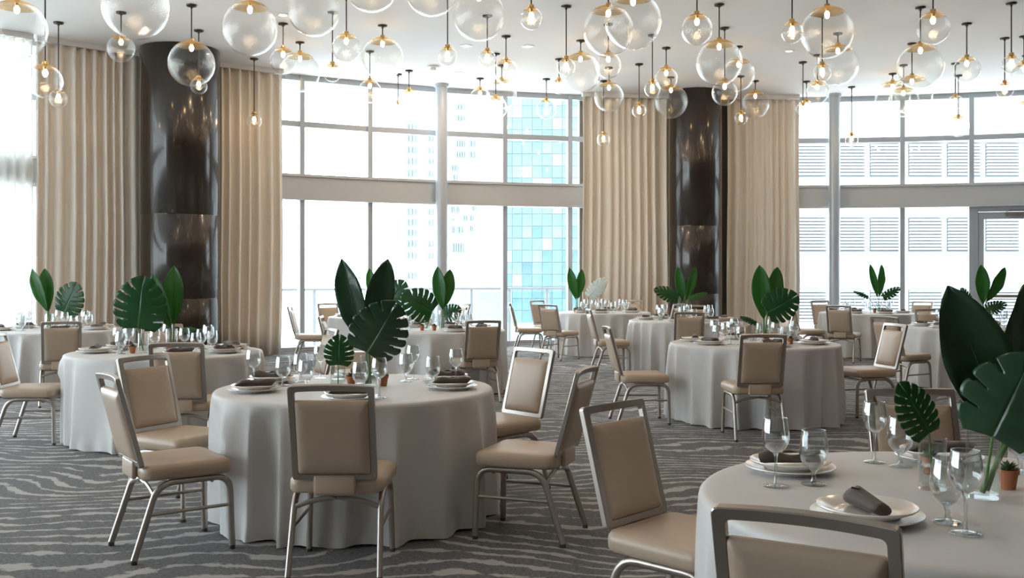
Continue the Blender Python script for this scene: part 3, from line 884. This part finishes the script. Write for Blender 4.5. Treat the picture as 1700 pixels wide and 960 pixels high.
# front centre table
for ang, nr in ((-84, 8), (-8, 4), (33, 5), (98, 95), (155, 10), (202, 20)):
    place_setting('A', ang, 0.60 if ang not in (33, 155) else 0.64, False, nr, pxy=None)
for k, px, py, w in (('w',421,641,'behind the left pair of plates'),('g',470,641,'beside the left pair of plates'),('w',532,629,'left of the small leaf vase'),
                     ('g',499,634,'left of the stemmed glass'),('g',508,648,'behind the near chair back'),('w',630,661,'standing nearest the camera'),
                     ('g',674,634,'right of the terracotta pot'),('w',686,630,'right of the terracotta pot, behind a goblet'),('g',719,640,'before the right far plate'),('w',757,639,'by the right far plate'),
                     ('g',598,652,'hidden behind the near chair slot')):
    glass_px('A', k, px, py, w)
# nearest right table
place_setting('B', 137, 0.62, False, 3)
place_setting('B', 211, 0.50, False, 18, folded=True)
place_setting('B', 76, 0.64, False, -4)
for k, px, py, w in (('w',1288,808,'before the left plates'),('g',1351,805,'right of the left plates'),('w',1452,768,'left of the far plate'),('g',1495,775,'before the far plate'),
                     ('w',1603,887,'nearest the camera'),('g',1573,868,'behind the nearest wine glass'),('g',1694,785,'at the right edge beside the small pot')):
    glass_px('B', k, px, py, w)
for t, angs in (('C',(-60,-15,30,95,150,195)),('D',(-60,-10,40,95,150,205)),('E',(-65,-20,25,75,125,180)),('F',(-80,0,60,130,190)),('G',(-100,-40,20,75,130,225)),
                ('H',(-110,-60,0,60,120,170)),('I',(-150,-85,-25,40,95,165)),('J',(-130,-80,-20,40,100,160)),('K',(-150,-95,-40,40,100,160)),('L',(130,175))):
    for a in angs: place_setting(t, a)

# ------------------------------------------------------------------ centrepieces
def vase(x, y, r, h, label, water=0.45):
    o = obj('glass_vase', None, loc=(x, y, TZ+0.001)); tag(o, label, 'vase', 'glass cylinder vases')
    obj('cylinder', MB().lathe([(0.0005,0.0),(r,0.0),(r,h),(r-0.003,h+0.001),(r-0.0035,0.014),(0.0005,0.012)], 32).mesh('cylinder', 'vase_glass', True), o)
    if water: obj('water', MB().lathe([(r-0.005,0.015),(r-0.005,h*water),(0.0005,h*water)], 28).mesh('water', 'water', True), o)
    return o
pot_me = MB().lathe([(0.0005,0.0),(0.021,0.0),(0.0275,0.044),(0.031,0.045),(0.0325,0.060),(0.029,0.060),(0.027,0.052),(0.0005,0.052)], 24).mesh('pot', 'terracotta', True)
soil_me = MB().lathe([(0.0005,0.056),(0.02,0.055),(0.0275,0.0525)], 16).mesh('soil', 'soil', True)
def succ_mesh():
    b = MB(); rnd = random.Random(3)
    for lay in range(3):
        n = (9, 7, 5)[lay]; el = (0.45, 0.85, 1.25)[lay]; L = (0.036, 0.036, 0.034)[lay]
        for k in range(n):
            a = 2*math.pi*(k+0.5*lay)/n+rnd.uniform(-.15,.15)
            d = Vector((math.cos(a)*math.cos(el), math.sin(a)*math.cos(el), math.sin(el))); s = Vector((-math.sin(a), math.cos(a), 0)); u_ = d.cross(s)
            p0 = Vector((0,0,0.056))
            rings = []
            for t, w in ((0,0.004),(0.35,0.0075),(0.7,0.006),(1.0,0.0004)):
                c = p0+d*L*t+u_*(-0.008*t*t)
                rings.append([c+s*w, c+u_*w*0.45, c-s*w, c-u_*w*0.45])
            b.rings(rings)
    return b.mesh('succulent', 'succulent_green', True)
SUCC = succ_mesh()
def potted(x, y, label, sc=1.0):
    o = obj('potted_succulent', None, loc=(x, y, TZ+0.001)); tag(o, label, 'potted plant', 'small potted succulents')
    q = obj('pot', pot_me, o); obj('soil', soil_me, q); obj('rosette', SUCC, o)
    o.scale = (sc, sc, sc)
def stem_path(p0, p1, sag=0.0, n=7):
    p0, p1 = Vector(p0), Vector(p1)
    return [p0.lerp(p1, k/n)+Vector((0,0,-sag*math.sin(math.pi*k/n))) for k in range(n+1)]
def paddle(root, base, tip, width, label, m='leaf_green', bow=0.10, yaw=0.0, belly=0.55, group='tall paddle leaves'):
    """long pointed leaf: stem from root (in the vase) to base, blade from base to tip"""
    root, base, tip = Vector(root), Vector(base), Vector(tip)
    o = obj('tropical_leaf', None, loc=root); tag(o, label, 'leaf', group)
    ax = (tip-base); L = ax.length; ax.normalize()
    side = ax.cross(Vector((math.sin(yaw), -math.cos(yaw), 0.12))).normalized(); nrm = side.cross(ax).normalized()
    rows, mid = [], []
    N = 16
    for i in range(N+1):
        t = i/N
        w = width/2*((math.sin(math.pi*t**belly_exp(belly)))**0.72 if 0 < t < 1 else 0.02)
        c = base+ax*L*t-nrm*bow*L*(t*t-0.25*t)-root
        mid.append(c)
        row = []
        for j in range(9):
            s = j/4-1
            row.append(c+side*w*s*(1-0.06*abs(s))+nrm*(w*0.30*abs(s)**1.4+0.006*math.sin(t*17+s*5)*abs(s)))
        rows.append(row)
    me = MB().grid(rows).mesh('blade', m, 'all', fix=False)
    bl = obj('blade', me, o)
    md = bl.modifiers.new('thickness', 'SOLIDIFY'); md.thickness = 0.0012
    obj('midrib', MB().tube([p-nrm*0.0015 for p in mid[:-2]], [0.0045*(width/0.12)*(1-0.85*i/(N-2)) for i in range(N-1)], 6).mesh('midrib', m, True), bl)
    obj('stem', MB().tube(stem_path((0,0,0), base-root), 0.005*max(0.6, width/0.13), 8).mesh('stem', 'stem_green', True), o)
def belly_exp(b): return math.log(0.5)/math.log(b)
def monstera(root, centre, size, dirv, label, m='leaf_monstera', facing=(0,-1,0.35), lobes=6, narrow=1.0, gap=0.17, cut=0.50, holes=False):
    """split leaf: lobes on both sides of a midrib; dirv = direction of the tip"""
    root, centre = Vector(root), Vector(centre)
    o = obj('split_leaf', None, loc=root); tag(o, label, 'leaf', 'split leaves')
    ax = Vector(dirv).normalized(); nr = Vector(facing); nr = (nr-ax*nr.dot(ax)).normalized(); side = ax.cross(nr).normalized()
    base = centre-ax*size*0.42-root
    b = MB()
    def P(t, s, lift=0.0):  # t along the midrib (0 base .. 1 tip), s sideways (in leaf sizes)
        return base+ax*size*(t*0.95)+side*size*s*narrow+nr*size*(-0.22*s*s-0.18*(t-0.3)**2+lift)
    NC, NU = 10, 12                     # columns per lobe, steps from midrib to rim
    for sg in (-1, 1):
        pts = []; cols = lobes*NC
        for j in range(cols+1):
            tau = j/cols; fr_ = (tau*lobes) % 1.0 if j < cols else 1.0
            reach = (0.56*math.sin(math.pi*min(1, tau*0.80+0.20))**0.7+0.02)*(1-0.14*abs(2*fr_-1)**3)
            fwd = -0.16+0.62*min(1, tau+0.12)**0.8 if tau > 0 else -0.10
            row = []
            for i in range(NU+1):
                u_ = i/NU
                row.append(P(tau*0.92+fwd*0.62*u_**1.3, sg*reach*u_, 0.014*math.sin(math.pi*fr_)*u_))
            pts.append(row)
        fs_ = []
        for j in range(cols):
            k = j % NC; lobe = j//NC
            for i in range(NU):
                u_ = (i+0.5)/NU
                if lobe > 0 and k == 0 and u_ > cut: continue
                if lobe < lobes-1 and k == NC-1 and u_ > cut+gap*1.2: continue
                if holes and lobe > 0 and k in (0, 1) and 0.22 < u_ < 0.42: continue
                q = (j*(NU+1)+i, (j+1)*(NU+1)+i, (j+1)*(NU+1)+i+1, j*(NU+1)+i+1)
                fs_.append(q if sg > 0 else q[::-1])
        b.add([p for r in pts for p in r], fs_)
    bl = obj('blade', b.mesh('blade', m, 'all', fix=False), o)
    md = bl.modifiers.new('thickness', 'SOLIDIFY'); md.thickness = 0.0012
    obj('midrib', MB().tube([P(t/8, 0, -0.004) for t in range(9)], [0.012*size*(1-0.09*t) for t in range(9)], 6).mesh('midrib', 'stem_green', True), bl)
    obj('stem', MB().tube(stem_path((0,0,0), base), 0.012*size+0.0015, 8).mesh('stem', 'stem_green', True), o)

def spread(t, Y, specs, vx, vr, vh, tall_label):
    """centrepiece: specs are image-space measures of this table's leaves, read at its own distance Y"""
    nm = TABLES[t][2]
    p = at(vx, 500, Y)
    vase(p.x, Y, vr, vh, '%s on %s' % (tall_label, nm))
    root = (p.x, Y, TZ+0.02)
    for i, sp in enumerate(specs):
        kind = sp[0]
        if kind == 'p':
            _, bx, by, tx_, ty_, w, side, dy, m = sp
            rr = (root[0]+0.012*(1 if i % 2 else -1), root[1]+0.02*(i-1), root[2]+0.001*i)
            paddle(rr, at(bx, by, Y+0.01*i), at(tx_, ty_, Y+dy), w/F*Y, '%s tall pointed leaf on %s' % (side, nm), m, yaw=0.25*(1 if i % 2 else -1))
        else:
            _, cx_, cy_, s, dx, dz, side, dy, m, rt = sp[:10]
            opts = sp[10] if len(sp) > 10 else {}
            if rt is None: r0 = (root[0], root[1]-0.01, root[2]+0.004)
            else:
                q = at(rt[0], 500, Y+dy); r0 = (q.x, Y+dy, TZ+0.02)
                vase(q.x, Y+dy, rt[1], rt[2], 'short vase holding a split leaf on %s' % nm)
            c = at(cx_, cy_, Y+dy)
            monstera(r0, c, s/F*Y, (dx, -0.15, dz), '%s on %s' % (side, nm), m, **opts)

spread('A', 6.05, [('p',608,578,563,431,52,'left',-0.05,'leaf_dark'),('p',612,566,645,430,50,'right',0.05,'leaf_dark'),
    ('m',627,556,84,0.50,0.80,'large drooping dark split leaf',-0.14,'leaf_dark',None,{'facing':(0.35,-1,0.2),'cut':0.55}),
    ('m',562,588,44,0.05,1.0,'small dark green split leaf',-0.10,'leaf_monstera',(561,0.045,0.13))], 612, 0.05, 0.19, 'tall clear cylinder vase with dark leaves')
q = on_plane(583, 641, TZ); potted(q.x, q.y, 'small succulent in terracotta pot behind the near chair on the front centre table')
q = on_plane(636, 641, TZ); potted(q.x, q.y, 'small terracotta pot right of the vase on the front centre table', 1.1)
spread('B', 3.06, [('p',1672,735,1580,478,114,'left broad dark',-0.05,'leaf_dark'),('p',1672,715,1725,462,104,'right broad dark',0.10,'leaf_dark'),
    ('m',1672,676,128,0.30,0.80,'very large dark split leaf folding low',-0.13,'leaf_dark',None,{'facing':(-0.25,-1,0.7),'lobes':4,'cut':0.62,'gap':0.22}),
    ('m',1527,690,92,-0.42,0.72,'medium green split leaf with holes',0.12,'leaf_monstera',(1548,0.043,0.165),{'cut':0.58,'lobes':7,'narrow':0.72,'holes':True})], 1632, 0.050, 0.215, 'tall clear cylinder vase with broad dark leaves')
q = on_plane(1674, 812, TZ); potted(q.x, q.y, 'small succulent in terracotta pot right of the vase on the nearest right table', 1.05)
q = on_plane(1562, 800, TZ); potted(q.x+0.02, q.y+0.13, 'small succulent in terracotta pot behind the short vase on the nearest right table', 1.0)
spread('C', 8.82, [('p',284,545,250,456,38,'left',-0.06,'leaf_green'),('p',289,540,288,440,34,'right',0.06,'leaf_green'),
    ('m',231,514,76,0.12,0.9,'broad green split leaf',-0.16,'leaf_monstera',(238,0.045,0.17),{'facing':(0.1,-1,0.25)}),
    ('m',308,548,26,0.9,0.10,'thin trailing green leaf',0.0,'leaf_green',None,{'narrow':0.35})], 285, 0.05, 0.20, 'tall clear cylinder vase with pointed leaves')
for dx, w in ((-0.22, 'left'), (0.1, 'right')): potted(-3.09+dx, 8.6, 'small terracotta pot %s of the vase on the table before the left dark column' % w)
spread('D', 12.3, [('p',79,517,50,447,24,'left',-0.06,'leaf_green'),('p',81,517,73,445,26,'right',0.06,'leaf_green'),
    ('m',113,501,48,0.35,0.8,'round green split leaf',0.05,'leaf_monstera',(112,0.045,0.12))], 82, 0.05, 0.19, 'clear cylinder vase with two upright leaves')
spread('E', 12.25, [('p',735,514,725,443,25,'left',-0.06,'leaf_green'),('p',737,512,748,447,25,'right',0.06,'leaf_green'),
    ('m',700,507,50,-0.55,0.35,'dark green split leaf',-0.05,'leaf_monstera',(708,0.04,0.12)),
    ('m',748,519,26,0.8,0.3,'short trailing split leaf',-0.1,'leaf_monstera',None)], 735, 0.045, 0.17, 'clear cylinder vase with heart-paired leaves')
for dx, w in ((-0.25, 'left'), (-0.1, 'left near')): potted(-0.85+dx, 12.05, 'small terracotta pot %s of the vase on the table behind the front centre table' % w)
spread('F', 16.1, [('p',628,508,611,446,22,'single',-0.06,'leaf_green'),
    ('m',655,490,40,0.45,0.65,'green split leaf against the window',0.05,'leaf_monstera',(648,0.045,0.15))], 628, 0.05, 0.18, 'clear cylinder vase')
spread('G', 17.85, [('p',957,498,945,445,17,'left',-0.05,'leaf_green'),('p',959,497,967,447,17,'right',0.05,'leaf_green'),
    ('m',988,482,38,0.6,0.7,'silvery pale split leaf',0.0,'leaf_pale',(977,0.045,0.14),{'narrow':0.6,'lobes':8})], 957, 0.045, 0.13, 'clear cylinder vase with paired leaves')
potted(1.13, 17.7, 'small terracotta pot by the vase on the back table before the middle drape')
spread('H', 14.8, [('p',1134,500,1125,443,18,'left',-0.05,'leaf_green'),('p',1138,500,1157,443,17,'right',0.05,'leaf_green'),
    ('m',1112,489,38,-0.9,0.35,'spreading green split leaf',-0.1,'leaf_monstera',None,{'narrow':0.6,'lobes':7}),
    ('m',1155,492,28,0.9,0.3,'thin arching green leaf',-0.05,'leaf_green',None,{'narrow':0.3})], 1135, 0.05, 0.19, 'clear cylinder vase with arching leaves')
spread('I', 9.95, [('p',1268,530,1261,441,34,'left',-0.06,'leaf_green'),('p',1273,528,1294,443,34,'right',0.08,'leaf_green'),
    ('m',1293,508,50,0.75,0.45,'dark green split leaf',-0.1,'leaf_monstera',None,{'facing':(0.3,-1,0.3)}),
    ('m',1246,533,26,-0.9,0.4,'thin twig of small leaves',-0.05,'leaf_monstera',(1250,0.04,0.11),{'narrow':0.35})], 1269, 0.045, 0.18, 'clear cylinder vase with broad upright leaves')
for dx, w in ((-0.02, 'left'), (0.22, 'right')): potted(2.52+dx, 9.7, 'small terracotta pot %s of the vase on the middle right table' % w)
spread('J', 17.6, [('p',1457,494,1445,439,12,'left',-0.05,'leaf_green'),('p',1459,494,1466,439,15,'right',0.05,'leaf_green'),
    ('m',1477,488,28,0.8,0.5,'low spreading split leaf',-0.05,'leaf_monstera',None,{'narrow':0.5}),
    ('m',1433,490,24,-0.9,0.4,'thin twig of dark leaves',0.0,'leaf_monstera',None,{'narrow':0.3})], 1458, 0.05, 0.16, 'clear cylinder vase with narrow leaves')
potted(6.40, 17.4, 'small terracotta pot by the vase on the back table at the louvre window')
spread('K', 12.9, [('p',1632,506,1630,440,24,'left',-0.05,'leaf_green'),('p',1637,502,1672,444,22,'right',0.06,'leaf_green'),
    ('m',1648,512,34,0.85,0.35,'low feathery split leaf',-0.08,'leaf_monstera',None,{'narrow':0.6,'lobes':8}),
    ('m',1606,494,26,-0.5,0.8,'small upright split leaf',0.1,'leaf_monstera',None,{'narrow':0.6})], 1634, 0.05, 0.17, 'clear cylinder vase with two raised leaves')
potted(6.28, 12.75, 'small terracotta pot by the vase on the table behind the big dark leaf')
